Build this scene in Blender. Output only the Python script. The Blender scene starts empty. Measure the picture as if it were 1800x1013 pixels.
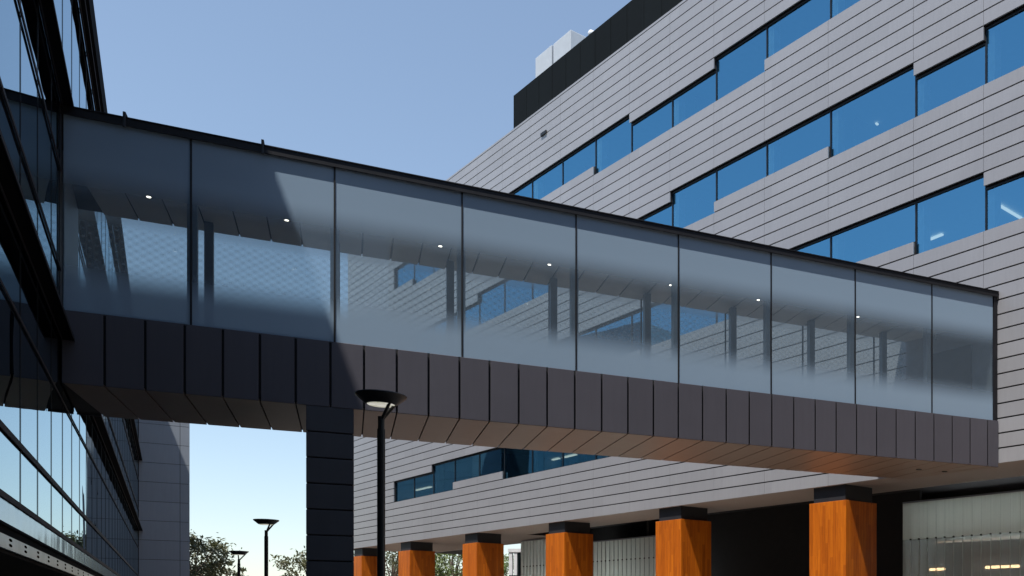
import bpy, bmesh, math, random
from mathutils import Vector, Matrix
random.seed(7)
S = bpy.context.scene
COL = S.collection
EYE = 1.6
# ---------------------------------------------------------------- plan geometry (metres, camera at x=0 y=0, looking along +y)
F, CX, HY = 1658.0, 1505.0, 1076.0
def unit(x, y):
    l = math.hypot(x, y); return (x/l, y/l)
dB = unit(4578-CX, F); pB = (-dB[1], dB[0])                 # bridge direction and its far side normal
dR = unit(-218-CX, F); iR = (dR[1], -dR[0])                 # right facade direction (away from camera), inward normal
dL = unit(302-CX, F);  oL = (dL[1], -dL[0])                 # left facade direction, outward normal
def hit(px, P, d):
    k = (px-CX)/F; return (P[1]*k-P[0])/(d[0]-d[1]*k)
P1 = ((1750-CX)/F*28.6, 28.6)
def fr(O, a, b):
    def f(s, w, z): return Vector((O[0]+a[0]*s+b[0]*w, O[1]+a[1]*s+b[1]*w, z+EYE))
    return f
B = fr(P1, dB, pB)
sE = hit(1756.4, P1, dB); sW = hit(105, P1, dB)
R0 = B(sE, 0, 0); R0 = (R0.x, R0.y); Rf = fr(R0, dR, iR)
L0 = B(sW, 0, 0); L0 = (L0.x, L0.y); Lf = fr(L0, dL, oL)
def uR(px, d=0.0):
    O = Rf(0, d, 0); return hit(px, (O.x, O.y), dR)
def vL(px, d=0.0):
    O = Lf(0, d, 0); return hit(px, (O.x, O.y), dL)
# ---------------------------------------------------------------- node helpers
def mat(name):
    m = bpy.data.materials.new(name); m.use_nodes = True
    nt = m.node_tree; nt.nodes.clear()
    out = nt.nodes.new('ShaderNodeOutputMaterial')
    return m, nt, out
def N(nt, t, **kw):
    n = nt.nodes.new(t)
    for k, v in kw.items():
        if k in n.inputs: n.inputs[k].default_value = v
        else: setattr(n, k, v)
    return n
def L(nt, a, b): nt.links.new(a, b)
def math_(nt, op, a, b=None, c=None):
    n = nt.nodes.new('ShaderNodeMath'); n.operation = op
    for i, v in enumerate((a, b, c)):
        if v is None: continue
        if isinstance(v, (int, float)): n.inputs[i].default_value = v
        else: L(nt, v, n.inputs[i])
    return n.outputs[0]
def objxyz(nt):
    tc = nt.nodes.new('ShaderNodeTexCoord'); sp = nt.nodes.new('ShaderNodeSeparateXYZ')
    L(nt, tc.outputs['Object'], sp.inputs[0]); return tc.outputs['Object'], sp.outputs
def rgba(c): return (c[0], c[1], c[2], 1)
def plain(name, col, rough=.5, metal=0.0, noise=.12, scale=3.0, spec=.5, stretch=(1,1,1), bump=0.0, bscale=20, coat=0.0):
    m, nt, out = mat(name)
    p = N(nt, 'ShaderNodeBsdfPrincipled', Roughness=rough, Metallic=metal)
    p.inputs['Specular IOR Level'].default_value = spec
    p.inputs['Coat Weight'].default_value = coat
    o, _ = objxyz(nt)
    mp = N(nt, 'ShaderNodeMapping'); mp.inputs['Scale'].default_value = stretch; L(nt, o, mp.inputs[0])
    nz = N(nt, 'ShaderNodeTexNoise', Scale=scale, Detail=5.0, Roughness=.6); L(nt, mp.outputs[0], nz.inputs['Vector'])
    mr = N(nt, 'ShaderNodeMapRange'); mr.inputs[1].default_value = .25; mr.inputs[2].default_value = .75
    mr.inputs[3].default_value = 1-noise; mr.inputs[4].default_value = 1+noise; L(nt, nz.outputs[0], mr.inputs[0])
    mx = N(nt, 'ShaderNodeVectorMath', operation='SCALE'); mx.inputs[0].default_value = col; L(nt, mr.outputs[0], mx.inputs['Scale'])
    L(nt, mx.outputs[0], p.inputs['Base Color'])
    r2 = N(nt, 'ShaderNodeMapRange'); r2.inputs[3].default_value = rough*.9; r2.inputs[4].default_value = min(1, rough*1.12)
    L(nt, nz.outputs[0], r2.inputs[0]); L(nt, r2.outputs[0], p.inputs['Roughness'])
    if bump:
        n2 = N(nt, 'ShaderNodeTexNoise', Scale=bscale, Detail=3.0); L(nt, o, n2.inputs['Vector'])
        b = N(nt, 'ShaderNodeBump', Strength=bump, Distance=.02); L(nt, n2.outputs[0], b.inputs['Height']); L(nt, b.outputs[0], p.inputs['Normal'])
    L(nt, p.outputs[0], out.inputs[0])
    return m
def emit(name, col, s):
    m, nt, out = mat(name); e = N(nt, 'ShaderNodeEmission', Strength=s); e.inputs[0].default_value = rgba(col)
    L(nt, e.outputs[0], out.inputs[0]); return m
def panelled(name, col, rough, metal, mod_x, mod_z, var, spec=.5, z0=0.0):
    """Painted metal sheet: every module a touch different in tone, long soft waviness (oil canning)."""
    m, nt, out = mat(name)
    p = N(nt, 'ShaderNodeBsdfPrincipled', Roughness=rough, Metallic=metal); p.inputs['Specular IOR Level'].default_value = spec
    o, x = objxyz(nt)
    cx_ = math_(nt, 'FLOOR', math_(nt, 'DIVIDE', x[0], mod_x)); cz_ = math_(nt, 'FLOOR', math_(nt, 'DIVIDE', math_(nt, 'SUBTRACT', x[2], z0), mod_z))
    cb = nt.nodes.new('ShaderNodeCombineXYZ'); L(nt, cx_, cb.inputs[0]); L(nt, cz_, cb.inputs[2])
    wn = N(nt, 'ShaderNodeTexWhiteNoise'); L(nt, cb.outputs[0], wn.inputs['Vector'])
    nz = N(nt, 'ShaderNodeTexNoise', Scale=.35, Detail=3.0); L(nt, o, nz.inputs['Vector'])
    a = math_(nt, 'MULTIPLY_ADD', wn.outputs['Value'], var, 1-var/2)
    b = math_(nt, 'MULTIPLY_ADD', nz.outputs[0], var*1.6, 1-var*.8)
    # rain streaks and dust
    mp = N(nt, 'ShaderNodeMapping'); mp.inputs['Scale'].default_value = (6, 6, .5); L(nt, o, mp.inputs[0])
    st = N(nt, 'ShaderNodeTexNoise', Scale=1.5, Detail=6.0, Roughness=.7); L(nt, mp.outputs[0], st.inputs['Vector'])
    c = math_(nt, 'MULTIPLY_ADD', st.outputs[0], .22, .89)
    t = math_(nt, 'MULTIPLY', math_(nt, 'MULTIPLY', a, b), c)
    mx = N(nt, 'ShaderNodeVectorMath', operation='SCALE'); mx.inputs[0].default_value = col; L(nt, t, mx.inputs['Scale'])
    L(nt, mx.outputs[0], p.inputs['Base Color'])
    n2 = N(nt, 'ShaderNodeTexNoise', Scale=1.1, Detail=1.0); L(nt, o, n2.inputs['Vector'])
    bp = N(nt, 'ShaderNodeBump', Strength=.25, Distance=.03); L(nt, n2.outputs[0], bp.inputs['Height']); L(nt, bp.outputs[0], p.inputs['Normal'])
    L(nt, p.outputs[0], out.inputs[0]); return m
def window_glass(name, refl, trans, base, wav=.02, rough=.0, wscale=.6, facing=False):
    m, nt, out = mat(name)
    g = N(nt, 'ShaderNodeBsdfGlossy', Roughness=rough); g.inputs[0].default_value = rgba(refl)
    t = N(nt, 'ShaderNodeBsdfTransparent'); t.inputs[0].default_value = rgba(trans)
    lw = N(nt, 'ShaderNodeFresnel', IOR=1.5)
    f = math_(nt, 'MULTIPLY_ADD', lw.outputs[0], 1-base, base)
    if facing:
        fc = N(nt, 'ShaderNodeLayerWeight', Blend=.5)
        f = math_(nt, 'MULTIPLY_ADD', math_(nt, 'POWER', fc.outputs['Facing'], 2.5), .86, base)
    o, x = objxyz(nt)
    nz = N(nt, 'ShaderNodeTexNoise', Scale=wscale, Detail=1.0); L(nt, o, nz.inputs['Vector'])
    bp = N(nt, 'ShaderNodeBump', Strength=wav, Distance=.1); L(nt, nz.outputs[0], bp.inputs['Height']); L(nt, bp.outputs[0], g.inputs['Normal'])
    mx = nt.nodes.new('ShaderNodeMixShader'); L(nt, f, mx.inputs[0]); L(nt, t.outputs[0], mx.inputs[1]); L(nt, g.outputs[0], mx.inputs[2])
    L(nt, mx.outputs[0], out.inputs[0]); return m
def fritted(name, far):
    """Clear glass band between two bands of white ceramic frit printed on the pane, fading dot by dot."""
    m, nt, out = mat(name)
    o, x = objxyz(nt); z = x[2]
    def ramp(a, b):
        r = N(nt, 'ShaderNodeMapRange', interpolation_type='SMOOTHSTEP'); r.inputs[1].default_value = a+EYE; r.inputs[2].default_value = b+EYE
        L(nt, z, r.inputs[0]); return r.outputs[0]
    k = math_(nt, 'MAXIMUM', ramp(8.0, 8.75), ramp(6.95, 6.22))
    if far:
        sx = math_(nt, 'SINE', math_(nt, 'MULTIPLY', x[0], 2*math.pi/.24))
        sz = math_(nt, 'SINE', math_(nt, 'MULTIPLY', z, 2*math.pi/.17))
        d = math_(nt, 'MULTIPLY_ADD', math_(nt, 'MULTIPLY', sx, sz), .11, .30)
        k = math_(nt, 'MAXIMUM', math_(nt, 'MULTIPLY', ramp(8.35, 9.0), .55), ramp(6.95, 6.22))
        k = math_(nt, 'MAXIMUM', k, d)
    else:
        k = math_(nt, 'MULTIPLY_ADD', k, .77, .21)
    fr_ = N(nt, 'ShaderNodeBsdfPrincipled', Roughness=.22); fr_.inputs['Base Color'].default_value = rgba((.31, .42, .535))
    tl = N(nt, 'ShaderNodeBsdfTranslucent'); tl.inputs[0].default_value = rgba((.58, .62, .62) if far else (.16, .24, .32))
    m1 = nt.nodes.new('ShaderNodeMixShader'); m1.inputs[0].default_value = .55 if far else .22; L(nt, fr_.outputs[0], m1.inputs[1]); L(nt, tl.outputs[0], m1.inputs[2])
    g = N(nt, 'ShaderNodeBsdfGlossy', Roughness=.01); g.inputs[0].default_value = rgba((.85, .93, 1))
    t = N(nt, 'ShaderNodeBsdfTransparent'); t.inputs[0].default_value = rgba((.76, .84, .86) if not far else (.86, .92, .93))
    fs = N(nt, 'ShaderNodeFresnel', IOR=1.45)
    f = math_(nt, 'MULTIPLY_ADD', fs.outputs[0], .7, .01)
    m2 = nt.nodes.new('ShaderNodeMixShader'); L(nt, f, m2.inputs[0]); L(nt, t.outputs[0], m2.inputs[1]); L(nt, g.outputs[0], m2.inputs[2])
    m3 = nt.nodes.new('ShaderNodeMixShader'); L(nt, k, m3.inputs[0]); L(nt, m2.outputs[0], m3.inputs[1]); L(nt, m1.outputs[0], m3.inputs[2])
    L(nt, m3.outputs[0], out.inputs[0]); return m
def timber(name):
    m, nt, out = mat(name)
    p = N(nt, 'ShaderNodeBsdfPrincipled', Roughness=.42); p.inputs['Specular IOR Level'].default_value = .3
    o, x = objxyz(nt)
    s = math_(nt, 'ADD', x[0], math_(nt, 'MULTIPLY', x[1], 1.0))
    bx_ = math_(nt, 'FLOOR', math_(nt, 'DIVIDE', s, .13))
    stag = math_(nt, 'MULTIPLY', math_(nt, 'FRACT', math_(nt, 'MULTIPLY', bx_, .37)), 2.0)
    bz_ = math_(nt, 'FLOOR', math_(nt, 'DIVIDE', math_(nt, 'ADD', x[2], stag), 2.1))
    cb = nt.nodes.new('ShaderNodeCombineXYZ'); L(nt, bx_, cb.inputs[0]); L(nt, bz_, cb.inputs[1])
    wn = N(nt, 'ShaderNodeTexWhiteNoise'); L(nt, cb.outputs[0], wn.inputs['Vector'])
    mp = N(nt, 'ShaderNodeMapping'); mp.inputs['Scale'].default_value = (14, 14, .7); L(nt, o, mp.inputs[0])
    nz = N(nt, 'ShaderNodeTexNoise', Scale=2.0, Detail=8.0, Roughness=.65, Distortion=.4); L(nt, mp.outputs[0], nz.inputs['Vector'])
    f = math_(nt, 'MULTIPLY_ADD', wn.outputs['Value'], .26, math_(nt, 'MULTIPLY', nz.outputs[0], .85))
    cr = nt.nodes.new('ShaderNodeValToRGB'); e = cr.color_ramp.elements
    e[0].position = .12; e[0].color = (.17, .036, .002, 1); e[1].position = .95; e[1].color = (.72, .205, .010, 1)
    q = e.new(.5); q.color = (.43, .098, .005, 1)
    L(nt, f, cr.inputs[0])
    seam = math_(nt, 'GREATER_THAN', math_(nt, 'FRACT', math_(nt, 'DIVIDE', s, .13)), .05)
    mx = N(nt, 'ShaderNodeVectorMath', operation='SCALE'); L(nt, cr.outputs[0], mx.inputs[0]); L(nt, math_(nt, 'MULTIPLY_ADD', seam, .35, .65), mx.inputs['Scale'])
    L(nt, mx.outputs[0], p.inputs['Base Color'])
    bp = N(nt, 'ShaderNodeBump', Strength=.2, Distance=.005); L(nt, nz.outputs[0], bp.inputs['Height']); L(nt, bp.outputs[0], p.inputs['Normal'])
    L(nt, p.outputs[0], out.inputs[0]); return m
def ribbed(name, col, alpha, tr=.08):
    m, nt, out = mat(name)
    o, x = objxyz(nt)
    p = N(nt, 'ShaderNodeBsdfPrincipled', Roughness=.25); 
    mp = N(nt, 'ShaderNodeMapping'); mp.inputs['Scale'].default_value = (9, 9, .25); L(nt, o, mp.inputs[0])
    nz = N(nt, 'ShaderNodeTexNoise', Scale=1.2, Detail=4.0); L(nt, mp.outputs[0], nz.inputs['Vector'])
    mx = N(nt, 'ShaderNodeVectorMath', operation='SCALE'); mx.inputs[0].default_value = col; L(nt, math_(nt, 'MULTIPLY_ADD', nz.outputs[0], .3, .85), mx.inputs['Scale'])
    L(nt, mx.outputs[0], p.inputs['Base Color'])
    tl = N(nt, 'ShaderNodeBsdfTranslucent'); L(nt, mx.outputs[0], tl.inputs[0])
    a = nt.nodes.new('ShaderNodeMixShader'); a.inputs[0].default_value = tr; L(nt, p.outputs[0], a.inputs[1]); L(nt, tl.outputs[0], a.inputs[2])
    t = N(nt, 'ShaderNodeBsdfTransparent'); t.inputs[0].default_value = (.8, .85, .82, 1)
    gl = N(nt, 'ShaderNodeBsdfGlossy', Roughness=.38); gl.inputs[0].default_value = (.8, .85, .85, 1)
    g2 = nt.nodes.new('ShaderNodeMixShader'); g2.inputs[0].default_value = .32; L(nt, a.outputs[0], g2.inputs[1]); L(nt, gl.outputs[0], g2.inputs[2]); a = g2
    b = nt.nodes.new('ShaderNodeMixShader'); b.inputs[0].default_value = alpha; L(nt, t.outputs[0], b.inputs[1]); L(nt, a.outputs[0], b.inputs[2])
    L(nt, b.outputs[0], out.inputs[0]); return m
def leafy(name, a, b):
    m, nt, out = mat(name)
    p = N(nt, 'ShaderNodeBsdfPrincipled', Roughness=.5)
    o, x = objxyz(nt)
    wn = N(nt, 'ShaderNodeTexNoise', Scale=1.7, Detail=6.0, Roughness=.8); L(nt, o, wn.inputs['Vector'])
    cr = nt.nodes.new('ShaderNodeValToRGB'); e = cr.color_ramp.elements
    e[0].position = .35; e[0].color = rgba(a); e[1].position = .65; e[1].color = rgba(b); L(nt, wn.outputs[0], cr.inputs[0])
    L(nt, cr.outputs[0], p.inputs['Base Color'])
    tl = N(nt, 'ShaderNodeBsdfTranslucent'); L(nt, cr.outputs[0], tl.inputs[0])
    mx = nt.nodes.new('ShaderNodeMixShader'); mx.inputs[0].default_value = .35; L(nt, p.outputs[0], mx.inputs[1]); L(nt, tl.outputs[0], mx.inputs[2])
    L(nt, mx.outputs[0], out.inputs[0]); return m
def paving():
    m, nt, out = mat('warm stone paving')
    p = N(nt, 'ShaderNodeBsdfPrincipled', Roughness=.7)
    o, x = objxyz(nt)
    br = N(nt, 'ShaderNodeTexBrick', Scale=1.0); br.inputs['Color1'].default_value = (.26, .19, .14, 1); br.inputs['Color2'].default_value = (.22, .165, .125, 1)
    br.inputs['Mortar'].default_value = (.10, .08, .06, 1); br.inputs['Mortar Size'].default_value = .01; br.inputs['Brick Width'].default_value = .6; br.inputs['Row Height'].default_value = .3
    L(nt, o, br.inputs['Vector'])
    nz = N(nt, 'ShaderNodeTexNoise', Scale=.5, Detail=6.0); L(nt, o, nz.inputs['Vector'])
    mx = N(nt, 'ShaderNodeVectorMath', operation='SCALE'); L(nt, br.outputs[0], mx.inputs[0]); L(nt, math_(nt, 'MULTIPLY_ADD', nz.outputs[0], .4, .8), mx.inputs['Scale'])
    L(nt, mx.outputs[0], p.inputs['Base Color']); L(nt, p.outputs[0], out.inputs[0]); return m
def punched():
    """Galvanised web with pairs of round holes."""
    m, nt, out = mat('punched galvanised steel')
    o, x = objxyz(nt)
    p = N(nt, 'ShaderNodeBsdfPrincipled', Roughness=.3, Metallic=.6)
    nz = N(nt, 'ShaderNodeTexNoise', Scale=2.5, Detail=5.0); L(nt, o, nz.inputs['Vector'])
    cr = nt.nodes.new('ShaderNodeValToRGB'); e = cr.color_ramp.elements
    e[0].position = .3; e[0].color = (.26, .31, .38, 1); e[1].position = .7; e[1].color = (.42, .48, .56, 1); L(nt, nz.outputs[0], cr.inputs[0])
    dx = math_(nt, 'MULTIPLY', math_(nt, 'SUBTRACT', math_(nt, 'FRACT', math_(nt, 'DIVIDE', x[0], 1.6)), .5), 1.6)
    hole = None
    for zz in (.885, .955):
        dz = math_(nt, 'MULTIPLY', math_(nt, 'SUBTRACT', x[2], zz+EYE), 8.0)
        r2 = math_(nt, 'ADD', math_(nt, 'MULTIPLY', dx, dx), math_(nt, 'MULTIPLY', dz, dz))
        h = math_(nt, 'LESS_THAN', r2, .17**2)
        hole = h if hole is None else math_(nt, 'MAXIMUM', hole, h)
    dk = N(nt, 'ShaderNodeBsdfDiffuse'); dk.inputs[0].default_value = (.004, .004, .004, 1)
    ms = nt.nodes.new('ShaderNodeMixShader'); L(nt, hole, ms.inputs[0]); L(nt, p.outputs[0], ms.inputs[1]); L(nt, dk.outputs[0], ms.inputs[2])
    L(nt, cr.outputs[0], p.inputs['Base Color']); L(nt, ms.outputs[0], out.inputs[0]); return m

M = {}
M['clad'] = panelled('pale grey metal cladding', (.315, .314, .328), .40, .15, 3.0, 4.514/10, .085, z0=4.53+EYE)
M['joint'] = plain('black joint lining', (.012, .012, .014), .8, noise=.1)
M['fascia'] = panelled('dark grey metal fascia', (.090, .086, .102), .42, .2, .642, 50, .10)
M['soffit'] = panelled('grey brown metal soffit', (.25, .182, .138), .42, .15, .642, 50, .10)
M['pier'] = panelled('dark grey metal pier cladding', (.060, .062, .074), .4, .2, 50, .55, .10)
M['cap'] = plain('dark anodised capping', (.018, .018, .021), .45, .2, spec=.3)
M['black'] = plain('black painted metal', (.012, .012, .013), .45, .2)
M['frame'] = plain('black window frame', (.012, .014, .018), .4, .3)
M['white'] = plain('white painted metal', (.72, .73, .75), .45)
M['rooftop'] = plain('pale grey sheet metal', (.42, .45, .49), .5, noise=.06)
M['screen'] = panelled('black ribbed metal screen', (.0035, .0055, .0065), .7, .0, 1.4, 50, .3, spec=.08)
M['timber'] = timber('orange varnished timber')
M['neck'] = plain('dark grey steel', (.022, .024, .028), .5, .1)
M['under'] = plain('warm grey soffit lining', (.32, .275, .245), .6, noise=.08, stretch=(1, 20, 1))
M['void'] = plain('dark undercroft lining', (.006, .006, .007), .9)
M['room'] = plain('pale room lining', (.45, .52, .50), .8, noise=.05)
M['roomdark'] = plain('grey room back wall', (.16, .19, .20), .8, noise=.25, scale=.4)
M['column'] = plain('white painted room column', (.88, .90, .90), .6)
M['glass'] = window_glass('blue tinted window glass', (.27, .70, 1.0), (.74, .98, .95), .46)
M['mirror'] = window_glass('blue mirror curtain wall glass', (.70, .83, .90), (.05, .07, .08), .10, wav=.05, wscale=.5, facing=True)
M['frit_near'] = fritted('fritted bridge glass', False)
M['frit_far'] = fritted('dotted fritted bridge glass', True)
M['ceiling'] = plain('grey ceiling panels', (.50, .47, .45), .5, noise=.12, scale=.8)
M['floor'] = plain('grey carpet', (.16, .15, .15), .9)
M['wall'] = plain('grey plaster', (.30, .31, .33), .7)
M['post'] = plain('grey blue painted steel post', (.19, .215, .25), .45, .1)
M['lamp'] = emit('warm white downlight', (1, .9, .75), 4.5)
M['tube'] = emit('warm light tube', (1, .60, .34), 7)
M['tube2'] = emit('dim warm light tube', (1, .62, .40), 1.6)
M['added_fill'] = emit('neutral cove light', (.92, .97, 1), 20)  # hidden fill added to brighten the frosted walls
M['strip'] = emit('neutral ceiling light', (1, .92, .82), .55)
M['chan'] = ribbed('frosted channel glass', (.80, .84, .78), .97)
M['chan3'] = ribbed('frosted channel glass with light behind', (.80, .84, .80), .97, .5)
M['chan2'] = ribbed('clear channel glass', (.45, .48, .48), .55)
M['rib'] = plain('channel glass edge', (.50, .54, .54), .35)
M['block'] = panelled('blue grey stone panel', (.25, .28, .32), .5, .05, 50, 1.25, .06)
M['dark_stone'] = plain('dark stone', (.05, .05, .055), .8)
M['block2'] = plain('dark grey wall panel', (.09, .09, .10), .7)
M['blade'] = plain('black sunshade blade', (.006, .006, .008), .9, spec=.05)
M['rail'] = plain('dark bronze rail', (.03, .028, .034), .7, .1, spec=.25)
M['sheet'] = window_glass('stained metal spandrel', (.55, .62, .70), (.05, .06, .07), .10, wav=.15, rough=.12, wscale=1.2, facing=True)
M['punch'] = punched()
M['lampbody'] = plain('black powder coated lamp', (.016, .017, .018), .4, .2)
M['bark'] = plain('grey brown bark', (.16, .13, .10), .85, noise=.4, scale=6)
M['leafA'] = leafy('olive leaves', (.035, .045, .014), (.13, .13, .055))
M['leafB'] = leafy('green leaves', (.04, .07, .014), (.15, .20, .04))
M['pave'] = paving()
M['concrete'] = plain('pale concrete forecourt', (.25, .215, .185), .8, noise=.12)
M['bounce_damper'] = plain('dark asphalt', (.045, .045, .048), .85, noise=.25)
M['grass'] = plain('dry lawn', (.10, .11, .04), .9, noise=.4)
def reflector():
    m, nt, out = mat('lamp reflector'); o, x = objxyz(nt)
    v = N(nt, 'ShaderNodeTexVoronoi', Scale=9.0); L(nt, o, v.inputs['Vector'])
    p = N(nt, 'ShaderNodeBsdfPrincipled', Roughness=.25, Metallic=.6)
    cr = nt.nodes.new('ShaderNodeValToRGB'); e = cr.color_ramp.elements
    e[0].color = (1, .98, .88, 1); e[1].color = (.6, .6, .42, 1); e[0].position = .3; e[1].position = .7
    L(nt, v.outputs['Color'], cr.inputs[0]); L(nt, cr.outputs[0], p.inputs['Base Color']); L(nt, cr.outputs[0], p.inputs['Emission Color']); p.inputs['Emission Strength'].default_value = .30; L(nt, p.outputs[0], out.inputs[0]); return m  # faint glow added to the lens in place of light it would reflect
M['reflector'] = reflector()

# ---------------------------------------------------------------- objects
def root(name, loc, rz, label, cat, group=None, kind=None):
    o = bpy.data.objects.new(name, None); COL.objects.link(o)
    o.empty_display_size = .3
    o.location = loc; o.rotation_euler = (0, 0, rz)
    o['label'] = label; o['category'] = cat
    if group: o['group'] = group
    if kind: o['kind'] = kind
    return o
def rootM(o):
    while o.parent is not None: o = o.parent
    return Matrix.Translation(o.location) @ Matrix.Rotation(o.rotation_euler.z, 4, 'Z')
class MB:
    def __init__(s): s.v = []; s.f = []
    def poly(s, pts, faces):
        n = len(s.v); s.v += [Vector(p) for p in pts]; s.f += [tuple(i+n for i in f) for f in faces]
    def box(s, fn, a0, a1, b0, b1, z0, z1):
        s.poly([fn(a, b, z) for z in (z0, z1) for a, b in ((a0, b0), (a1, b0), (a1, b1), (a0, b1))],
               [(0, 3, 2, 1), (4, 5, 6, 7), (0, 1, 5, 4), (1, 2, 6, 5), (2, 3, 7, 6), (3, 0, 4, 7)])
    def slab(s, pts, z0, z1):            # plan polygon of world points, absolute heights
        n = len(pts)
        s.poly([(p[0], p[1], z) for z in (z0, z1) for p in pts],
               [tuple(range(n))[::-1], tuple(range(n, 2*n))]+[(i, (i+1) % n, (i+1) % n+n, i+n) for i in range(n)])
    def tube(s, p, q, r0, r1, n=12, cap=True):
        p = Vector(p); q = Vector(q); d = (q-p).normalized(); a = d.orthogonal().normalized(); b = d.cross(a)
        R = lambda c, r: [c+(a*math.cos(2*math.pi*i/n)+b*math.sin(2*math.pi*i/n))*r for i in range(n)]
        f = [(i, (i+1) % n, (i+1) % n+n, i+n) for i in range(n)]
        if cap: f += [tuple(range(n))[::-1], tuple(range(n, 2*n))]
        s.poly(R(p, r0)+R(q, r1), f)
    def lathe(s, c, prof, n=40):
        k = len(prof); P = []
        for r, z in prof: P += [(c[0]+r*math.cos(2*math.pi*i/n), c[1]+r*math.sin(2*math.pi*i/n), c[2]+z) for i in range(n)]
        F_ = [(j*n+i, j*n+(i+1) % n, (j+1)*n+(i+1) % n, (j+1)*n+i) for j in range(k-1) for i in range(n)]
        s.poly(P, F_+[tuple(range(n))[::-1], tuple(range((k-1)*n, k*n))])
    def build(s, name, m, parent=None, smooth=False, bevel=0, recalc=True):
        me = bpy.data.meshes.new(name)
        if parent is not None:
            inv = rootM(parent).inverted(); vs = [inv @ v for v in s.v]
        else: vs = s.v
        me.from_pydata([tuple(v) for v in vs], [], s.f)
        if recalc: bm = bmesh.new(); bm.from_mesh(me); bmesh.ops.recalc_face_normals(bm, faces=bm.faces); bm.to_mesh(me); bm.free()
        o = bpy.data.objects.new(name, me); COL.objects.link(o); me.materials.append(m)
        if parent is not None: o.parent = parent
        if smooth:
            for p in me.polygons: p.use_smooth = True
            me.set_sharp_from_angle(angle=math.radians(40))
        if bevel:
            b = o.modifiers.new('bevel', 'BEVEL'); b.width = bevel; b.segments = 2; b.limit_method = 'ANGLE'
        return o
def sheet(name, m, parent, fn, a0, a1, b, z0, z1):
    q = MB(); q.poly([fn(a0, b, z0), fn(a1, b, z0), fn(a1, b, z1), fn(a0, b, z1)], [(3, 2, 1, 0) if fn is Rf else (0, 1, 2, 3)]); return q.build(name, m, parent, recalc=False)
def boxpart(name, m, parent, fn, *a, bevel=0):
    b = MB(); b.box(fn, *a); return b.build(name, m, parent, bevel=bevel)
def tag(o, label=None, cat=None, group=None, kind=None):
    for k, v in (('label', label), ('category', cat), ('group', group), ('kind', kind)):
        if v: o[k] = v
    return o
angB = math.atan2(dB[1], dB[0]); angR = math.atan2(dR[1], dR[0]); angL = math.atan2(dL[1], dL[0])

# ---------------------------------------------------------------- ground
g = MB(); g.poly([(-1500, -1500, 0), (1500, -1500, 0), (1500, 2500, 0), (-1500, 2500, 0)], [(0, 1, 2, 3)])
tag(g.build('lawn', M['grass']), kind='structure')
g = MB(); g.poly([(-60, -60, .004), (70, -60, .004), (70, 130, .004), (-60, 130, .004)], [(0, 1, 2, 3)])
tag(g.build('paving', M['pave']), kind='structure')
g = MB(); g.poly([Lf(-75, 0, -EYE+.008), Lf(-75, 13, -EYE+.008), Lf(60, 13, -EYE+.008), Lf(60, 0, -EYE+.008)], [(0, 1, 2, 3)])
tag(g.build('added_dark_strip', M['bounce_damper']), kind='structure')  # unseen dark ground added to cut light bouncing up beside the left building
g = MB(); g.poly([Rf(-14, -6, -EYE+.012), Rf(-14, 4.4, -EYE+.012), Rf(uR(612)+4, 4.4, -EYE+.012), Rf(uR(612)+4, -6, -EYE+.012)], [(0, 1, 2, 3)])
tag(g.build('added_bounce_strip', M['concrete']), kind='structure')  # unseen pale ground added to bounce light onto the soffit and frosted walls

# ================================================================ THE BRIDGE
W = 3.6
pc = B((hit(538, P1, dB)+hit(622, P1, dB))/2, 1.8, -EYE)
br = root('pedestrian_bridge', (pc.x, pc.y, 0), angB, 'enclosed glazed footbridge with frosted glass bands and dark grey fascia, spanning between the two buildings', 'bridge')
def endE(w): return sE - .3204*w
def endW(w): return sW - .1340*w
def cross_slab(w0, w1, z0, z1, e0=0, e1=0):
    b = MB(); pts = [B(endW(w0)+e0, w0, 0), B(endE(w0)-e1, w0, 0), B(endE(w1)-e1, w1, 0), B(endW(w1)+e0, w1, 0)]
    b.slab([(p.x, p.y) for p in pts], z0+EYE, z1+EYE); return b
ZF0, ZF1, ZG1, ZT = 4.40, 5.82, 9.60, 9.72
mod = .64196; j0 = -22.1128
# near fascia: separate sheets with shadow gaps on a black liner
def fascia(w, sgn, name):
    b = MB(); sj = [sW+.01]+[j0+mod*i for i in range(0, 36)]
    sj = [s for s in sj if sW < s < sE-.05] + [endE(w)]
    sj = [endW(w)+.01]+[s for s in sj if s > endW(w)+.06 and s < endE(w)-.05]+[endE(w)-.01]
    for a, c in zip(sj[:-1], sj[1:]):
        b.box(B, a+.022, c-.022, w, w+.035*sgn, ZF0, ZF1-.015)
    o = b.build(name, M['fascia'], br, bevel=.006)
    return o
fascia(0.0, 1, 'fascia_near'.replace('_near', '')); fascia(W, -1, 'fascia')
cross_slab(.05, W-.05, ZF0+.05, ZF1-.03, .02, .02).build('deck', M['joint'], br)
# soffit sheets
b = MB()
for i in range(-1, 37):
    a = j0+mod*i+.014; c = a+mod-.028
    pts = []
    for s_, w_ in ((a, .04), (c, .04), (c, W-.04), (a, W-.04)):
        s2 = max(endW(w_)+.02, min(s_, endE(w_)-.01)); pts.append(B(s2, w_, 0))
    if (pts[1]-pts[0]).length < .05: continue
    b.slab([(p.x, p.y) for p in pts], ZF0-.002+EYE, ZF0+.045+EYE)
b.build('soffit', M['soffit'], br)
cross_slab(.12, W-.12, ZF1-.028, ZF1+.05, .05, .05).build('floor', M['floor'], br)
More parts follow.
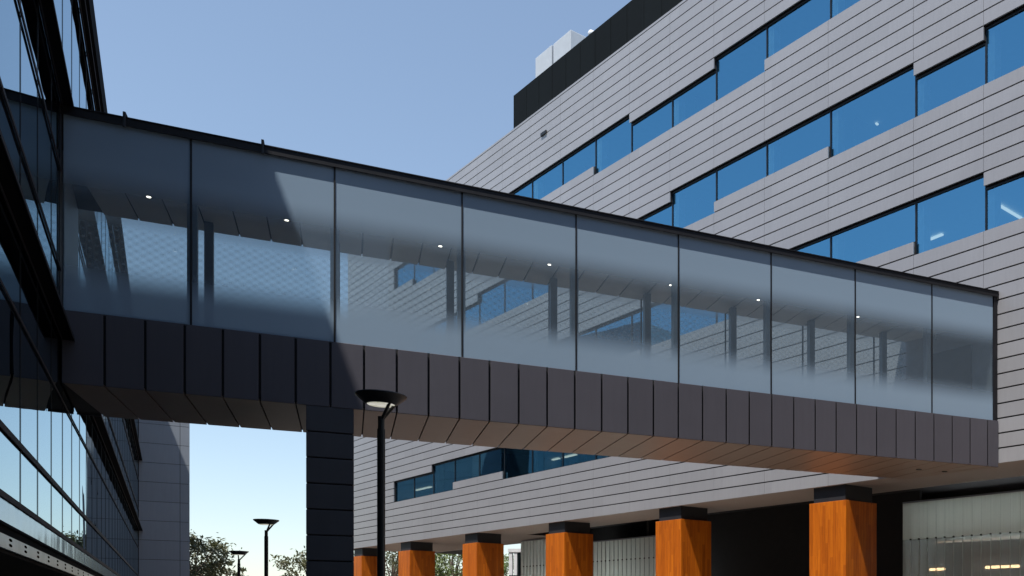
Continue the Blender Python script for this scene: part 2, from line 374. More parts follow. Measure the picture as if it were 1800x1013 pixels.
# glazing
ml = [-20.087+2.548*i for i in range(8)]
edges = [sW+.03]+ml+[hit(1748, P1, dB)]
gw = .07
for a, c in zip(edges[:-1], edges[1:]):
    sheet('glass_panel', M['frit_near'], br, B, a+.012, c-.012, gw, ZF1, ZG1)
fe = [endW(W)+.03]+ml+[endE(W)-.05]
for a, c in zip(fe[:-1], fe[1:]):
    sheet('glass_panel', M['frit_far'], br, B, a+.012, c-.012, W-gw, ZF1, ZG1)
for s_ in ml:
    boxpart('mullion', M['black'], br, B, s_-.018, s_+.018, gw-.012, gw+.035, ZF1-.01, ZG1-.002)
    boxpart('mullion', M['black'], br, B, s_-.018, s_+.018, W-gw-.035, W-gw+.012, ZF1-.01, ZG1-.002)
    boxpart('post', M['post'], br, B, s_-.085, s_+.085, .20, .40, ZF1+.05, 8.95)
    boxpart('post', M['post'], br, B, s_-.085, s_+.085, 2.82, 3.02, ZF1+.05, 8.95)
for k_ in range(7):
    pass
boxpart('end_frame', M['cap'], br, B, hit(1748.4, P1, dB), sE-.05, .035, .14, ZF1-.002, ZG1)
boxpart('end_frame', M['cap'], br, B, sW-.10, sW+.02, -.10, .10, ZF1-.10, ZT+.02)
# roof and capping
cross_slab(0, W, ZG1+.001, ZT, .0, .01).build('roof', M['cap'], br)
b = MB(); b.box(B, sW+.02, sE-.01, -.002, .03, ZG1-.03, ZG1+.04); b.box(B, sW+.02, sE-.02, -.02, .05, ZT, ZT+.02)
b.build('coping', M['cap'], br)
# ceiling sheets with gaps
b = MB()
for i in range(-1, 37):
    a = j0+mod*i+.018; c = a+mod-.036; pts = []
    for s_, w_ in ((a, .12), (c, .12), (c, W-.12), (a, W-.12)):
        s2 = max(endW(w_)+.05, min(s_, endE(w_)-.08)); pts.append(B(s2, w_, 0))
    if (pts[1]-pts[0]).length < .05: continue
    b.slab([(p.x, p.y) for p in pts], 8.91+EYE, 8.95+EYE)
b.build('ceiling', M['ceiling'], br)
cross_slab(.12, W-.12, 8.955, 9.0, .05, .1).build('ceiling_liner', M['joint'], br)
for s_ in (-21.04, -18.51, -15.31, -12.75, -9.56, -7.0, -3.77):
    c = B(s_, 1.8, 8.90); b = MB(); b.tube(c+Vector((0, 0, -.012)), c+Vector((0, 0, .008)), .085, .085, 20)
    d = b.build('downlight', M['cap'], br)
    b = MB(); b.tube(c+Vector((0, 0, -.02)), c+Vector((0, 0, -.013)), .04, .04, 20); b.build('lens', M['lamp'], d)
for s_ in (-17.0, -16.4, -15.8, -11.6, -8.5, -5.2):          # ceiling sensors
    c = B(s_, 1.35, 8.90); b = MB(); b.tube(c+Vector((0, 0, -.015)), c+Vector((0, 0, .008)), .07, .07, 16); b.build('ceiling_sensor', M['cap'], br)
for s_ in (-1.9, -.95):
    c = B(s_+.1, 1.5, ZF0); b = MB(); b.tube(c+Vector((0, 0, -.02)), c+Vector((0, 0, .01)), .09, .09, 16); b.build('soffit_fitting', M['black'], br)
# inner end walls
b = MB(); b.slab([(p.x, p.y) for p in (B(endE(.13)-.07, .13, 0), B(endE(.13)-.02, .13, 0), B(endE(W-.13)-.02, W-.13, 0), B(endE(W-.13)-.07, W-.13, 0))], ZF1+.05+EYE, 8.91+EYE)
b.build('end_wall', M['wall'], br)
b = MB(); b.slab([(p.x, p.y) for p in (B(endE(.9)-.10, .9, 0), B(endE(.9)-.075, .9, 0), B(endE(2.7)-.075, 2.7, 0), B(endE(2.7)-.10, 2.7, 0))], ZF1+.05+EYE, 8.3+EYE)
b.build('door', M['black'], br)
b = MB(); b.slab([(p.x, p.y) for p in (B(endW(.13)+.02, .13, 0), B(endW(.13)+.06, .13, 0), B(endW(W-.13)+.06, W-.13, 0), B(endW(W-.13)+.02, W-.13, 0))], ZF1+.05+EYE, 8.91+EYE)
b.build('end_wall', M['post'], br)
c = B(hit(1652, (B(0, 2.2, 0).x, B(0, 2.2, 0).y), dB), 2.2, 0); zz = (HY-589)/F*c.y; sc = hit(1652, (B(0, 2.2, 0).x, B(0, 2.2, 0).y), dB)
b = MB()
for a0, a1, q0, q1 in ((-.17, .17, .11, .15), (-.17, .17, -.15, -.12), (-.17, -.14, -.12, .11), (.14, .17, -.12, .11)): b.box(B, sc+a0, sc+a1, 2.19, 2.21, zz+q0, zz+q1)
b.box(B, sc-.01, sc+.01, 2.19, 2.21, zz+.15, 8.91)
b.build('hanging_frame', M['white'], br)
# roof hooks
for p_ in (219.5, 462):
    s_ = hit(p_, P1, dB); b = MB()
    b.box(B, s_-.025, s_+.025, -.07, -.045, ZG1-.09, ZT+.10); b.box(B, s_-.025, s_+.025, -.045, .2, ZT+.075, ZT+.10)
    b.box(B, s_-.02, s_+.02, -.045, .0, ZG1-.07, ZG1-.05)
    b.build('roof_bracket', M['neck'], br, bevel=.01)
# pier
sp0, sp1 = hit(538, P1, dB), hit(622, P1, dB)
b = MB(); b.box(B, sp0+.03, sp1-.03, .05, W-.25, -EYE, ZF0-.003); pr = b.build('pier', M['joint'], br)
b = MB(); z_ = ZF0-.03
top = (HY-757.5)/F*B(hit(540, P1, dB), 0, 0).y
zs = [ZF0-.004]+[top-.5515*i for i in range(0, 12)]
for a, c in zip(zs[:-1], zs[1:]):
    b.box(B, sp0, sp1, .01, W-.2, max(c+.016, -EYE), a-.016 if a != zs[0] else a)
b.build('cladding', M['pier'], pr, bevel=.006)

# ================================================================ RIGHT BUILDING
ZS, PH = 4.53, .4514
def zk(k): return ZS+PH*k
uEnd = uR(612)
rb = root('office_building', (Rf(uEnd/2, 0, 0).x, Rf(uEnd/2, 0, 0).y, 0), angR, 'long grey metal clad office building raised on orange timber columns, with blue strip windows', 'building')
w_left = [1728.9, 1605.7, 1455.7, 1343.6, 1254.8, 1177.6, 1106.1, 1042.9, 984.9, 931.6, 882.9, 838.9, 795.8, 758.4, 724.5, 692, 671, 640, 612]
uj = [-12.0, -8.9, -4.6]+[uR(p) for p in w_left]      # bay joints; first bays are outside the frame on the right
pxj = [None, None, None]+w_left
def bay_of(px):                                    # bay to the RIGHT of joint px (between this joint and the next nearer one)
    return pxj.index(px)-1
holes = {}                                         # bay index -> list of (k0,k1)
def hole(px, k0, k1): holes.setdefault(bay_of(px), []).append((k0, k1))
# row 0 (under the bridge)
for px, a, c in ((724.5, 6, 9), (692, 6, 9), (758.4, 6, 10), (795.8, 7, 10), (838.9, 7, 10), (882.9, 6, 10), (931.6, 6, 10), (984.9, 6, 10), (1042.9, 6, 10), (1106.1, 7, 10)): hole(px, a, c)
# row 0 leftmost pane is hidden behind the lamp post: bay 724.5 spans to 758.4
for px, a, c in ((1728.9, 16, 19), (1605.7, 16, 20), (1455.7, 17, 20), (1343.6, 16, 20), (1254.8, 16, 20), (1177.6, 16, 20), (1106.1, 16, 20), (1042.9, 16, 20), (984.9, 17, 20), (931.6, 17, 20), (882.9, 16, 20), (838.9, 16, 19)): hole(px, a, c)
for px, a, c in ((1728.9, 26, 30), (1605.7, 26, 29), (1455.7, 26, 30), (1343.6, 27, 30), (1254.8, 27, 30), (1177.6, 26, 30), (1106.1, 26, 29), (1042.9, 26, 29), (984.9, 26, 30), (931.6, 26, 30), (882.9, 26, 30), (838.9, 26, 30), (795.8, 26, 29), (758.4, 26, 29), (724.5, 26, 29)): hole(px, a, c)
for px, a, c in ((1728.9, 36, 40), (1605.7, 36, 40), (1455.7, 37, 40), (1343.6, 37, 40), (1254.8, 36, 40), (1177.6, 36, 39), (1106.1, 36, 39), (1042.9, 36, 40), (984.9, 37, 40), (931.6, 37, 40), (882.9, 37, 40), (838.9, 36, 40), (795.8, 36, 39), (758.4, 36, 40), (724.5, 36, 40), (692, 37, 40)): hole(px, a, c)
for i in (0, 1):
    holes.setdefault(i, []).extend([(16, 20), (26, 30), (36, 40)])
clad = MB(); back = MB()
KT = 47
for i in range(len(uj)-1):
    u0, u1 = uj[i], uj[i+1]
    hs = holes.get(i, [])
    for k in range(KT+1):
        if any(a <= k < c for a, c in hs): continue
        z0 = zk(k); z1 = zk(k+1) if k < KT else zk(47.25)
        clad.box(Rf, u0+.006, u1-.006, 0, .05, z0+.0 if k == 0 else z0+.023, z1-.023 if k < KT else z1+.01)
    ks = [0]+sorted(x for h in hs for x in h)+[47.25]
    for a, c in zip(ks[::2], ks[1::2]):
        if c > a:
            back.box(Rf, u0, u1, .10, .26, zk(a)+(.02 if a else .01), zk(c)-.02)
clad.build('cladding', M['clad'], rb)
back.build('wall', M['joint'], rb)
# copings and end wall
b = MB(); b.box(Rf, uEnd+.01, uEnd+.06, .0, 9.0, ZS, zk(47.25)+.01)
b.build('end_wall', M['clad'], rb)
b = MB(); b.box(Rf, -12, uEnd, .06, .5, zk(47.25)-.1, zk(47.25)); b.build('parapet', M['clad'], rb)
b = MB(); b.box(Rf, -12, uEnd, .5, 26, zk(46.0), zk(46.2)); b.build('roof', M['rooftop'], rb)
b = MB(); b.box(Rf, -12.3, -12, .0, 26, ZS, zk(47.25)); b.box(Rf, -12, uEnd, 26, 26.3, ZS, zk(46)); b.build('wall', M['clad'], rb)
# windows
GD = .15
for i, hs in sorted(holes.items()):
    u0, u1 = uj[i], uj[i+1]
    for (a, c) in hs:
        z0, z1 = zk(a)-.0, zk(c)
        fb = MB()
        fb.box(Rf, u0+.002, u0+.03, .12, GD+.06, z0, z1); fb.box(Rf, u1-.03, u1-.002, .12, GD+.06, z0, z1)
        fb.box(Rf, u0+.03, u1-.03, .112, GD+.06, z1-.07, z1-.001); fb.box(Rf, u0+.03, u1-.03, .112, GD+.06, z0+.001, z0+.03)
        w_ = fb.build('window', M['frame'], rb)
        sheet('pane', M['glass'], w_, Rf, u0+.03, u1-.03, GD, z0+.03, z1-.07)
# rooms behind the strips: ceilings, floors, back wall, columns
def room(k0, k1, name='interior'):
    b = MB()
    b.box(Rf, -11.9, uEnd, .26, 8.0, zk(k1)+.16, zk(k1)+.30)
    b.build('ceiling', M['room'], rb)
    b = MB(); b.box(Rf, -11.9, uEnd, .26, 8.0, zk(k0)-.7, zk(k0)-.5); b.build('floor', M['roomdark'], rb)
    b = MB(); b.box(Rf, -11.9, uEnd, 7.6, 7.9, zk(k0)-.5, zk(k1)+.16)
    for u in (uj[5], uj[8], uj[11], uj[14], uj[17]): b.box(Rf, u-.06, u+.06, 1.4, 7.6, zk(k0)-.5, zk(k1)+.16)
    b.build('room_wall', M['roomdark'], rb)
    for u, px in zip(uj, pxj):
        if px is None and u < -5 or (px and px < 690): continue
        if px in (1605.7, 1455.7, 1343.6, 1728.9, 1177.6, 1042.9, 931.6, 758.4):
            boxpart('room_column', M['column'], rb, Rf, u-.17, u+.17, .34, .68, zk(k0)-.5, zk(k1)+.16)
for k0, k1 in ((6, 10), (16, 20), (26, 30), (36, 40)): room(k0, k1)
def rpt(px, py, z):                                 # point of the picture on a horizontal plane -> facade coordinates
    Y = z*F/(HY-py); x = (px-CX)/F*Y
    dx, dy = x-R0[0], Y-R0[1]
    return dx*dR[0]+dy*dR[1], dx*iR[0]+dy*iR[1]
def ceil_light(p, q, z, w=.06):
    a = rpt(*p, z); c = rpt(*q, z)
    A = Rf(a[0], a[1], z); C_ = Rf(c[0], c[1], z); d = (C_-A).normalized(); n = Vector((-d.y, d.x, 0))*w
    b = MB(); b.slab([(P_.x, P_.y) for P_ in (A+n, A-n, C_-n, C_+n)], z-.05+EYE, z+EYE)
    o = b.build('ceiling_light', M['strip'], rb); return o
zc = zk(20)+.12
ceil_light((1627, 423), (1657, 411), zc); ceil_light((1755, 359), (1797, 384), zc, .05)
zc = zk(10)+.12
for p, q in (((730, 862), (758, 855.6)), ((890, 826), (932, 816)), ((971.7, 808), (983, 805.3)), ((990, 804), (1012.5, 798.6))): ceil_light(p, q, zc, .09)
zc = zk(30)+.12
ceil_light((1540, 217.5), (1543, 216.3), zc, .06)
# soffit, undercroft
uc = uR(926, 2.8)
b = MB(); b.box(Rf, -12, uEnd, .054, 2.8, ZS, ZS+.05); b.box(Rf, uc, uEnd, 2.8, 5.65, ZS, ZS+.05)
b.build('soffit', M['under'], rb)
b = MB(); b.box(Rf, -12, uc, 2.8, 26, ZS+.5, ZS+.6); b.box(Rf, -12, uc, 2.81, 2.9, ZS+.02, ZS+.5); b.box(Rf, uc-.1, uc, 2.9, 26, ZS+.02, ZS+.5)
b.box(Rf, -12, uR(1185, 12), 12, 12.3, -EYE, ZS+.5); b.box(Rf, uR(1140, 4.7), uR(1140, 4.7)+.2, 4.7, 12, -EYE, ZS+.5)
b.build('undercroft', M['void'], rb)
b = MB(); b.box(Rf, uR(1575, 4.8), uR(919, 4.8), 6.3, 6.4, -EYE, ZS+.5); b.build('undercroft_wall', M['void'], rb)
# upper body side behind the open left part of the undercroft
b = MB(); b.box(Rf, uc, uEnd, 5.65, 5.9, ZS, zk(46)); b.build('wall', M['clad'], rb)
# columns
def u_corner(px): return uR(px, .05)
cu = []
for px in (1487, 1197, 992, 838, 720.2, 635.5): cu.append(u_corner(px))
cu = [cu[0]-9.9]+cu
ZC = 3.96
for u in cu:
    b = MB(); b.box(Rf, u, u+1.88, .05, 1.65, -EYE, ZC)
    c = b.build('column', M['timber'], rb, bevel=.01)
    b = MB(); b.box(Rf, u+.13, u+1.75, .15, 1.55, ZC, ZS+.0); b.build('column_cap', M['neck'], c)
# roof screen
us = uR(902.8, .55); zSc = (HY-168.6)/F*Rf(us, .55, 0).y
b = MB(); b.box(Rf, -12, us, .55, .62, zk(46), zSc)
u = us-.02
while u > -12:
    b.box(Rf, u-.03, u, .54, .55, zk(46), zSc-.01); u -= 1.4
b.box(Rf, us-.07, us, .62, 14, zk(46), zSc)
b.build('roof_screen', M['screen'], rb)
fx = rpt_u = None
zq = (HY-234)/F
uu = uR(955, -.05); Yq = Rf(uu, 0, 0).y
b = MB(); b.box(Rf, uu-.28, uu+.28, -.07, 0.0, zq*Yq-.11, zq*Yq+.05); b.build('wall_light', M['black'], rb, bevel=.01)

def roofbox(px0, px1, ytop_px, d, depth, label):
    u1, u0 = uR(px0, d), uR(px1, d); Y = Rf(u0, d, 0).y; zt = (HY-ytop_px)/F*Y
    c = Rf((u0+u1)/2, d+depth/2, zk(46.2))
    r = root('rooftop_unit', c, angR, label, 'rooftop unit', 'plant housings on the roof of the grey building')
    inner = MB(); inner.box(Rf, u0, u1, d, d+depth, zk(46.2), zt)
    return r, inner, (u0, u1, zt)
def finish(r, inner, dims, d, depth):
    Mx = Matrix.Translation(r.location) @ Matrix.Rotation(r.rotation_euler.z, 4, 'Z')
    inner.build('housing', M['rooftop'], r, bevel=.03)
    u0, u1, zt = dims
    t = MB(); t.box(Rf, u0+.05, u1-.05, d+.05, d+depth-.05, zt, zt+.03); t.build('lid', M['rooftop'], r)
r, i_, dm = roofbox(941, 969.5, 79, 2.5, 1.2, 'lower pale grey rooftop housing, the one at the left end above the black screen')
finish(r, i_, dm, 2.5, 1.2)
g0, g1 = uR(972.5, 2.6), uR(969.5, 2.6)
b = MB(); b.box(Rf, g0+.02, g1-.02, 2.6, 3.6, zk(46.2), dm[2]-.05); b.build('gap_filler', M['neck'], r)  # dark box closing the gap between the two housings
r, i_, dm = roofbox(972.5, 1003, 52, 2.5, 1.75, 'taller pale grey rooftop housing, right of the lower one, showing two faces')
finish(r, i_, dm, 2.5, 1.75)
uq = uR(1040, 2.0); c = Rf(uq, 2.0, 0); zt = (HY-55)/F*c.y
r = root('roof_vent', (c.x, c.y, zk(46.2)+EYE), 0, 'small round white vent cap poking above the black roof screen', 'vent')
b = MB(); b.tube((c.x, c.y, zk(46.2)+EYE), (c.x, c.y, zt+EYE-.15), .07, .07, 14); b.build('pipe', M['white'], r)
b = MB(); b.lathe((c.x, c.y, zt+EYE-.2), [(.17, 0), (.19, .08), (.15, .18), (.06, .23)], 20); b.build('cap', M['white'], r, smooth=True)

# channel glass walls in the undercroft
def chan_wall(px0, px1, ztop, label, lit, d=4.5):
    ua, ub = uR(px1, d), uR(px0, d)               # ua nearer
    c = Rf((ua+ub)/2, d, -EYE)
    r = root('channel_glass_wall', (c.x, c.y, 0), angR, label, 'glass wall', 'channel glass walls under the grey building')
    zm = 2.84 if lit else -EYE
    b = MB(); b.box(Rf, ua, ub, d, d+.05, zm if lit else -EYE, ztop); b.build('upper_sheet' if lit else 'glass_sheet', M['chan3'], r)
    if lit:
        b = MB(); b.box(Rf, ua, ub, d+.002, d+.045, -EYE, zm-.003); b.build('lower_sheet', M['chan2'], r)
    b = MB(); b.box(Rf, ua, ub, d-.02, d+.07, ztop, ztop+.06); b.build('head_rail', M['post'], r)
    rb_ = MB(); bo = MB(); u = ub-.42
    while u > ua:
        rb_.box(Rf, u-.013, u+.013, d-.035, d-.002, -EYE, (zm-.1) if lit else ztop-.01)
        if lit: rb_.box(Rf, u-.003, u+.003, d-.006, d-.002, zm-.05, ztop-.01)
        p = Rf(u, d-.002, 2.84); n = Vector((-iR[0], -iR[1], 0))
        bo.tube(p, p+n*.05, .035, .035, 12)
        u -= .426
    if not lit:
        q = MB(); q.box(Rf, ua+.1, ub-.1, d+.9, d+.98, .9, .96); q.build('added_fill_strip', M['added_fill'], r)  # hidden light strip added to make the frosted sheet brighter
        q = MB(); q.box(Rf, ua+1.3, ub, d+1.5, d+1.55, -EYE, ztop); q.box(Rf, ub-.04, ub, d+.06, d+1.5, -EYE, ztop); q.box(Rf, ua+1.3, ub, d+.08, d+1.5, ztop-.04, ztop-.01); q.build('added_fill_back', M['white'], r)  # pale backing added to spread the fill light
    rb_.build('rib', M['rib'], r); bo.build('bolt', M['black'], r)
    return r, ua, ub
chan_wall(915.5, 1012, 4.42, 'greenish frosted glass wall just left of the third orange column from the right', False)
chan_wall(1030, 1185, 3.94, 'grey frosted glass wall between the third and second orange columns from the right', False)
r3, ua, ub = chan_wall(1587, 1960, 4.28, 'large frosted glass wall at the lower right corner with warm tube lights glowing through', True)
b = MB(); b.box(Rf, ua, ub-.9, 5.3, 5.34, 2.73, 2.755); b.build('light_line', M['tube2'], r3)
b = MB(); b.box(Rf, ua, ub-.6, 5.6, 5.72, 3.0, 3.04); b.build('added_fill_strip', M['added_fill'], r3)  # hidden neutral strip added to brighten the upper sheet
b = MB(); b.box(Rf, ua, ub-.1, 6.6, 6.65, 2.8, 4.3); b.build('added_fill_back', M['white'], r3)  # unseen pale panel added to throw the fill forward
for p0, p1, y in ((1635, 1661, 1001), (1733, 1793, 996.5), (1850, 1900, 990)):
    u0, u1 = uR(p1, 5.4), uR(p0, 5.4); z = (HY-y)/F*Rf((u0+u1)/2, 5.4, 0).y
    A = Rf(u0, 5.4, z); C_ = Rf(u1, 5.4, z); b = MB(); b.tube(A, C_, .055, .055, 14); b.build('light_tube', M['tube'], r3, smooth=True)
    b = MB(); b.box(Rf, u0-.02, u1+.02, 5.35, 5.45, z+.06, z+.10); b.build('light_bracket', M['neck'], r3)
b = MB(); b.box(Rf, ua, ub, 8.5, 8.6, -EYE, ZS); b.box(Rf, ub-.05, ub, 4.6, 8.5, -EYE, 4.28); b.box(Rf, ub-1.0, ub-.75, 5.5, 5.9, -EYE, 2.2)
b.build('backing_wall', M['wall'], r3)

# ================================================================ LEFT BUILDING
vEnd = vL(243.3)
vA = -72.0
ZRf = 15.75
lb = root('mirror_glass_building', (Lf(10, -4, 0).x, Lf(10, -4, 0).y, 0), angL, 'building at the left edge with mirror glass, black sunshade blades and a grey panelled wing', 'building')
b = MB(); b.box(Lf, vA, vEnd, -.02, 0, 1.50, ZRf-.3); gl = b.build('curtain_wall', M['mirror'], lb)
b = MB(); b.box(Lf, vA, vEnd, -14, -.05, 1.0, ZRf-.05); b.build('body', M['void'], lb)
# glass joints
Yj = 13.37
vs = []
n = -40
while True:
    v = (13.37+1.717*n-L0[1])/dL[1]
    if v > vEnd-.3: break
    if v > vA: vs.append(v)
    n += 1
b = MB()
for v in vs: b.box(Lf, v-.008, v+.008, .0015, .008, 1.5, ZRf-.3)
b.build('glass_joint', M['black'], lb)
def rail(z, h, d, name='rail', m='rail', spans=None):
    b = MB()
    for a, c in (spans or ((vA, vEnd-.02),)): b.box(Lf, a, c, .009, d, z-h/2, z+h/2)
    return b.build(name, M[m], lb)
sp = ((vA, -.02), (W/.99+.1, vEnd-.02))
rail(2.335, .09, .025); rail(1.48, .08, .03); rail(4.11, .04, .025)
rail(6.56, .06, .03, spans=sp); rail(8.47, .06, .03, spans=sp)
rail(5.27, .08, .215, 'sunshade', 'blade', sp); rail(9.80, .10, .197, 'sunshade', 'blade'); rail(14.0, .10, .126, 'sunshade', 'blade')
for z_, s_, dd in ((5.27, sp, .215), (9.80, None, .197), (14.0, None, .126)):
    b = MB()
    for a, c in (s_ or ((vA, vEnd-.02),)): b.box(Lf, a, c, dd+.001, dd+.012, z_-.06, z_-.01); b.box(Lf, a, c, .03, .05, z_-.055, z_-.041)
    b.build('sunshade_edge', M['rail'], lb)
b = MB(); b.box(Lf, vA, vEnd, -.4, .10, ZRf-.82, ZRf); b.build('roof_edge', M['blade'], lb)
b = MB(); b.box(Lf, vA, vEnd, -14, -.41, ZRf-.05, ZRf-.01); b.build('roof', M['rooftop'], lb)
b = MB(); b.box(Lf, vA, vEnd, -.02, .01, 1.14, 1.448); b.build('spandrel', M['sheet'], lb)
b = MB(); b.box(Lf, vA, vEnd, -.05, .03, 1.10, 1.138); b.box(Lf, vA, vEnd, -.02, .0, 1.0, 1.10); b.build('gutter', M['blade'], lb)
b = MB(); b.box(Lf, vA, vEnd, -.03, .0, .82, .999); pb_ = b.build('punched_beam', M['punch'], lb)
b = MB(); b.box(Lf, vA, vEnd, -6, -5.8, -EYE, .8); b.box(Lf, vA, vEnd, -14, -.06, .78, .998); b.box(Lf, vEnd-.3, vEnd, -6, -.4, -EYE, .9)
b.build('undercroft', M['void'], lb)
# unseen storeys added on the roof to shade the bridge diagonally and the wing
dP = -1.7
b = MB(); zp = 19.62+2.908*1.68
b.box(Lf, -16, 2.5, -12, dP, ZRf, zp); b.box(Lf, 38, vEnd, -12, dP, ZRf, 22); b.build('added_shade_storey', M['block'], lb)
# wing: face looks back along the facade
nW = 0.0
k = (333.3-CX)/F
O = Lf(vEnd, 0, 0)
ww = (O.y*k-O.x)/(oL[0]-oL[1]*k)
b = MB()
zb = [(HY-y)/F*60.0 for y in (0,)]
Yc = O.y
y0 = (HY-743.0)/F*Yc
h = 34.3/F*Yc
wj = (lambda kk: (O.y*kk-O.x)/(oL[0]-oL[1]*kk))((316.5-CX)/F)
zt = y0; z_ = y0-h*20
rows = []
while z_ < ZRf-.3:
    rows.append(z_); z_ += h
for za in rows:
    z1 = min(za+h, ZRf)-.012
    z0 = max(za+.012, -EYE)
    if z1 <= z0: continue
    b.box(Lf, vEnd, vEnd+.05, .02, wj-.012, z0, z1); b.box(Lf, vEnd, vEnd+.05, wj+.012, ww, z0, z1)
    b.box(Lf, vEnd+.06, vEnd+12, ww-.05, ww, z0, z1)
b.build('wing_cladding', M['block'], lb)
b = MB(); b.box(Lf, vEnd+.052, vEnd+12, -14, ww-.052, -EYE, ZRf-.02); b.build('wing', M['joint'], lb)

# unseen dark block added behind the camera to cut sky light; only mirrored
ob = root('added_sky_blocker', (B(8, -31, 0).x, B(8, -31, 0).y, 0), angB, 'unseen dark grey block added behind the camera to cut sky light, with bands of dark glass', 'building')
b = MB(); b.box(B, -15, 32, -43, -31.1, -EYE, 28); b.build('body', M['dark_stone'], ob)
b = MB()
for i in range(7): b.box(B, -15, 32, -31.1, -31, -EYE+4*i, -EYE+4*i+2.1)
b.build('wall_band', M['block2'], ob)
for i in range(7):
    sheet('window_band', M['mirror'], ob, B, -15, 32, -31.06, -EYE+4*i+2.1, -EYE+4*i+4)

# ================================================================ LAMPS
def lamp(px, Y, ytop, rz, label, R_=.335, sp_=.10, pr=.052):
    x = (px-CX)/F*Y; zt = (HY-ytop)/F*Y + EYE
    r = root('street_lamp', (x, Y, 0), rz, label, 'street lamp', 'black street lamps with shallow dish heads')
    zb_ = zt-.42
    b = MB(); b.tube((x, Y, 0), (x, Y, zb_-.12), pr*1.0, pr, 20); b.build('pole', M['lampbody'], r, smooth=True)
    b = MB(); b.tube((x, Y, zb_-.12), (x, Y, zb_+.06), pr*.82, pr*.82, 20); b.tube((x, Y, 0), (x, Y, .03), .13, .13, 20); b.build('collar', M['lampbody'], r, smooth=True)
    b = MB(); b.lathe((x, Y, zt), [(R_*.56, -.188), (R_*.62, -.180), (R_*.985, -.075), (R_, -.060), (R_*.98, -.048), (R_*.6, -.036), (.02, -.03)], 48)
    hd = b.build('lamp_head', M['lampbody'], r, smooth=True)
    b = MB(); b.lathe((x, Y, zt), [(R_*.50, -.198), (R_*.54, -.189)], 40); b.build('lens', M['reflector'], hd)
    c, s = math.cos(rz), math.sin(rz)
    for sy in (-1, 1):
        p = Vector((x, Y, zb_+.0)); q = Vector((x+c*.20-s*sy*sp_, Y+s*.20+c*sy*sp_, zt-.115))
        b = MB(); b.tube(p, q, .024, .022, 10); b.build('arm', M['lampbody'], r, smooth=True)
    return r
lamp(670, 13.4, 688, 0.0, 'nearest black lamp post, tall in front of the bridge beside the dark pier')
lamp(468, 28.0, 911, 0.0, 'middle distance black lamp post with one slanting arm, against the sky left of the pier')
lamp(420, 37.5, 967, math.pi/2, 'farthest and smallest black lamp post, its forked arm against the sky above the tree', sp_=.17)

# ================================================================ TREES
def tree(x, Y, base, top, rad, n_cl, label, lm, leaf=.16, seed=1, per=60, ctr=None):
    rnd = random.Random(seed)
    r = root('gum_tree', (x, Y, 0), 0, label, 'tree', 'trees behind the buildings')
    b = MB(); H = top-base
    cz = base+H*.45
    b.tube((x, Y, 0), (x+.15, Y, cz*.6), .28, .2, 10); b.tube((x+.15, Y, cz*.6), (x, Y, cz+H*.2), .2, .09, 10)
    cl = []
    for i in range(n_cl):
        th = rnd.uniform(0, 2*math.pi); ph = math.acos(rnd.uniform(-1, 1)); q = rnd.uniform(.35, 1)**.6
        p = Vector((x+rad*q*math.sin(ph)*math.cos(th), Y+rad*q*math.sin(ph)*math.sin(th), base+H/2+H/2*q*math.cos(ph)))
        cl.append(p)
        if i % 3 == 0:
            st = Vector((x+.1, Y, cz*.6+rnd.uniform(-.5, H*.2))); mid = (st+p)/2+Vector((rnd.uniform(-.3, .3), rnd.uniform(-.3, .3), -.2))
            b.tube(st, mid, .09, .05, 6, False); b.tube(mid, p, .05, .015, 6, False)
    b.build('trunk', M['bark'], r)
    c = MB()
    for p in cl:
        rr = rnd.uniform(.4, .85)*rad*.28
        for _ in range(per):
            o = Vector((rnd.gauss(0, 1), rnd.gauss(0, 1), rnd.gauss(0, .75)))*rr*.6
            a = Vector((rnd.uniform(-1, 1), rnd.uniform(-1, 1), rnd.uniform(-1, .4))).normalized(); t = a.orthogonal().normalized()
            s = leaf*rnd.uniform(.6, 1.3)
            q = p+o
            c.poly([q-a*s, q+t*s*.38, q+a*s, q-t*s*.38], [(0, 1, 2, 3)])
    c.build('crown', lm, r)
def X(px, Y): return (px-CX)/F*Y
tree(X(322, 74), 74, 3.2, 8.0, 3.2, 95, 'olive leaved tree at the lower left beside the grey panelled wing', M['leafA'], seed=3)
tree(X(398, 84), 84, 3.0, 6.1, 1.8, 22, 'low sparse treetop under the two distant lamp posts', M['leafA'], seed=11)
tree(X(548, 80), 80, 3.0, 6.9, 3.0, 48, 'grey green tree peeping out left of the dark pier', M['leafA'], seed=5)
tree(X(690, 92), 92, 2.2, 10, 3.8, 85, 'sparse tree with pale trunk seen behind the lamp post, between the leftmost orange columns', M['leafA'], seed=8)
tree(X(795, 96), 96, 1.0, 10.5, 4.6, 260, 'bushy bright green tree seen between two orange columns under the grey building', M['leafB'], seed=9)
tree(X(884, 110), 110, 1.0, 9.0, 3.0, 60, 'green tree seen through the narrow gap beside the white framed pavilion', M['leafB'], seed=21)
# pavilion
Yp = 82; xa, xb = X(896, Yp), X(960, Yp)
r = root('pavilion', ((xa+xb)/2, Yp, 0), 0, 'white framed glazed pavilion glimpsed beside the frosted wall under the grey building', 'building')
I = lambda a, b_, z: Vector((a, b_, z))
zt = (HY-971)/F*Yp+EYE
b = MB(); b.box(I, xa-.1, xb, Yp-.2, Yp+6, zt, zt+.3); b.build('roof', M['white'], r)
for q in (898.5, 907, 925, 943):
    b = MB(); b.box(I, X(q, Yp)-.14, X(q, Yp)+.14, Yp-.15, Yp+.1, 0, zt); b.build('post', M['white'], r)
b = MB(); b.box(I, xa+.3, xb, Yp+.3, Yp+.35, 0, zt); b.build('glazing', M['mirror'], r)
b = MB(); b.box(I, xa, xb, Yp-.2, Yp-.1, zt-.0-2.15, zt-2.0); b.build('handrail', M['black'], r)

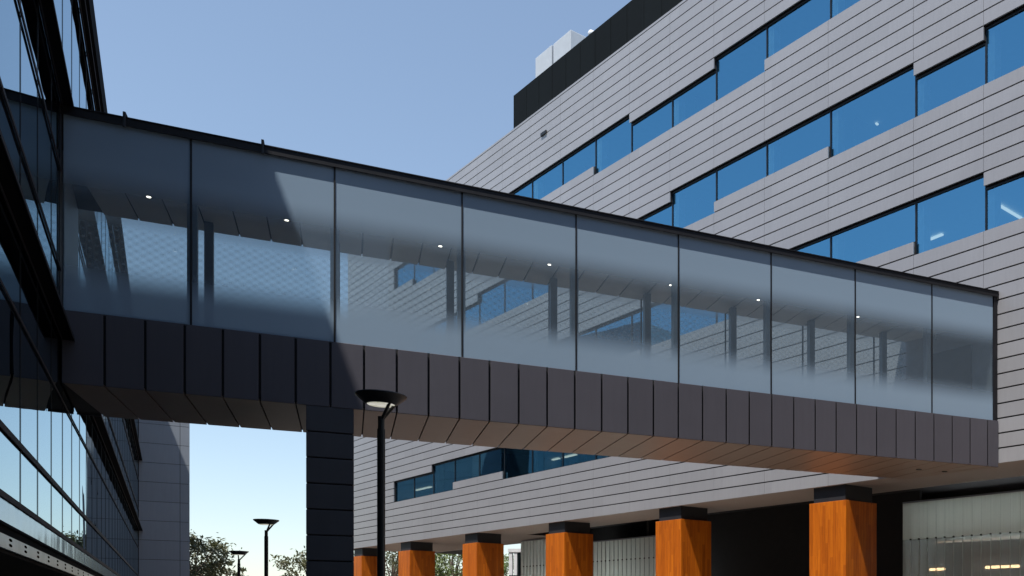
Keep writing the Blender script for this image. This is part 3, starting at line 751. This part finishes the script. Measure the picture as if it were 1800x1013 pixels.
# ================================================================ CAMERA, LIGHT
cam = bpy.data.cameras.new('camera'); co = bpy.data.objects.new('camera', cam); COL.objects.link(co); S.camera = co
co.location = (0, 0, EYE); co.rotation_euler = (math.radians(90), 0, 0)
cam.sensor_width = 36; cam.lens = 36*F/1800; cam.shift_x = (900-CX)/1800; cam.shift_y = (HY-506.5)/1800
cam.clip_start = .1; cam.clip_end = 6000
AZ, EL = math.radians(206), math.radians(68.9)
to_sun = Vector((math.sin(AZ)*math.cos(EL), math.cos(AZ)*math.cos(EL), math.sin(EL)))
sun = bpy.data.lights.new('sun', 'SUN'); sun.energy = 4.6; sun.angle = math.radians(.53); sun.color = (1, .955, .90)
so = bpy.data.objects.new('sun', sun); COL.objects.link(so); so.rotation_euler = to_sun.to_track_quat('Z', 'Y').to_euler(); so.location = (0, 0, 60)
w = bpy.data.worlds.new('World'); S.world = w; w.use_nodes = True
nt = w.node_tree; bg = nt.nodes['Background']
sky = nt.nodes.new('ShaderNodeTexSky'); sky.sky_type = 'NISHITA'; sky.sun_disc = False; sky.sun_elevation = EL; sky.sun_rotation = AZ
sky.air_density = 1.0; sky.dust_density = .35; sky.ozone_density = 1.6; sky.altitude = 50
hs = nt.nodes.new('ShaderNodeHueSaturation'); hs.inputs['Saturation'].default_value = 1.0; gm = nt.nodes.new('ShaderNodeGamma'); gm.inputs[1].default_value = .80; nt.links.new(sky.outputs[0], gm.inputs[0]); nt.links.new(gm.outputs[0], hs.inputs['Color'])
vm = nt.nodes.new('ShaderNodeVectorMath'); vm.operation = 'MULTIPLY'; vm.inputs[1].default_value = (.985, .99, .985); nt.links.new(hs.outputs[0], vm.inputs[0]); nt.links.new(vm.outputs[0], bg.inputs[0]); bg.inputs[1].default_value = .15
S.view_settings.view_transform = 'Standard'; S.view_settings.look = 'None'; S.view_settings.exposure = .7; S.view_settings.gamma = 1
S.render.engine = 'CYCLES'
S.cycles.max_bounces = 12; S.cycles.transparent_max_bounces = 24; S.cycles.glossy_bounces = 6
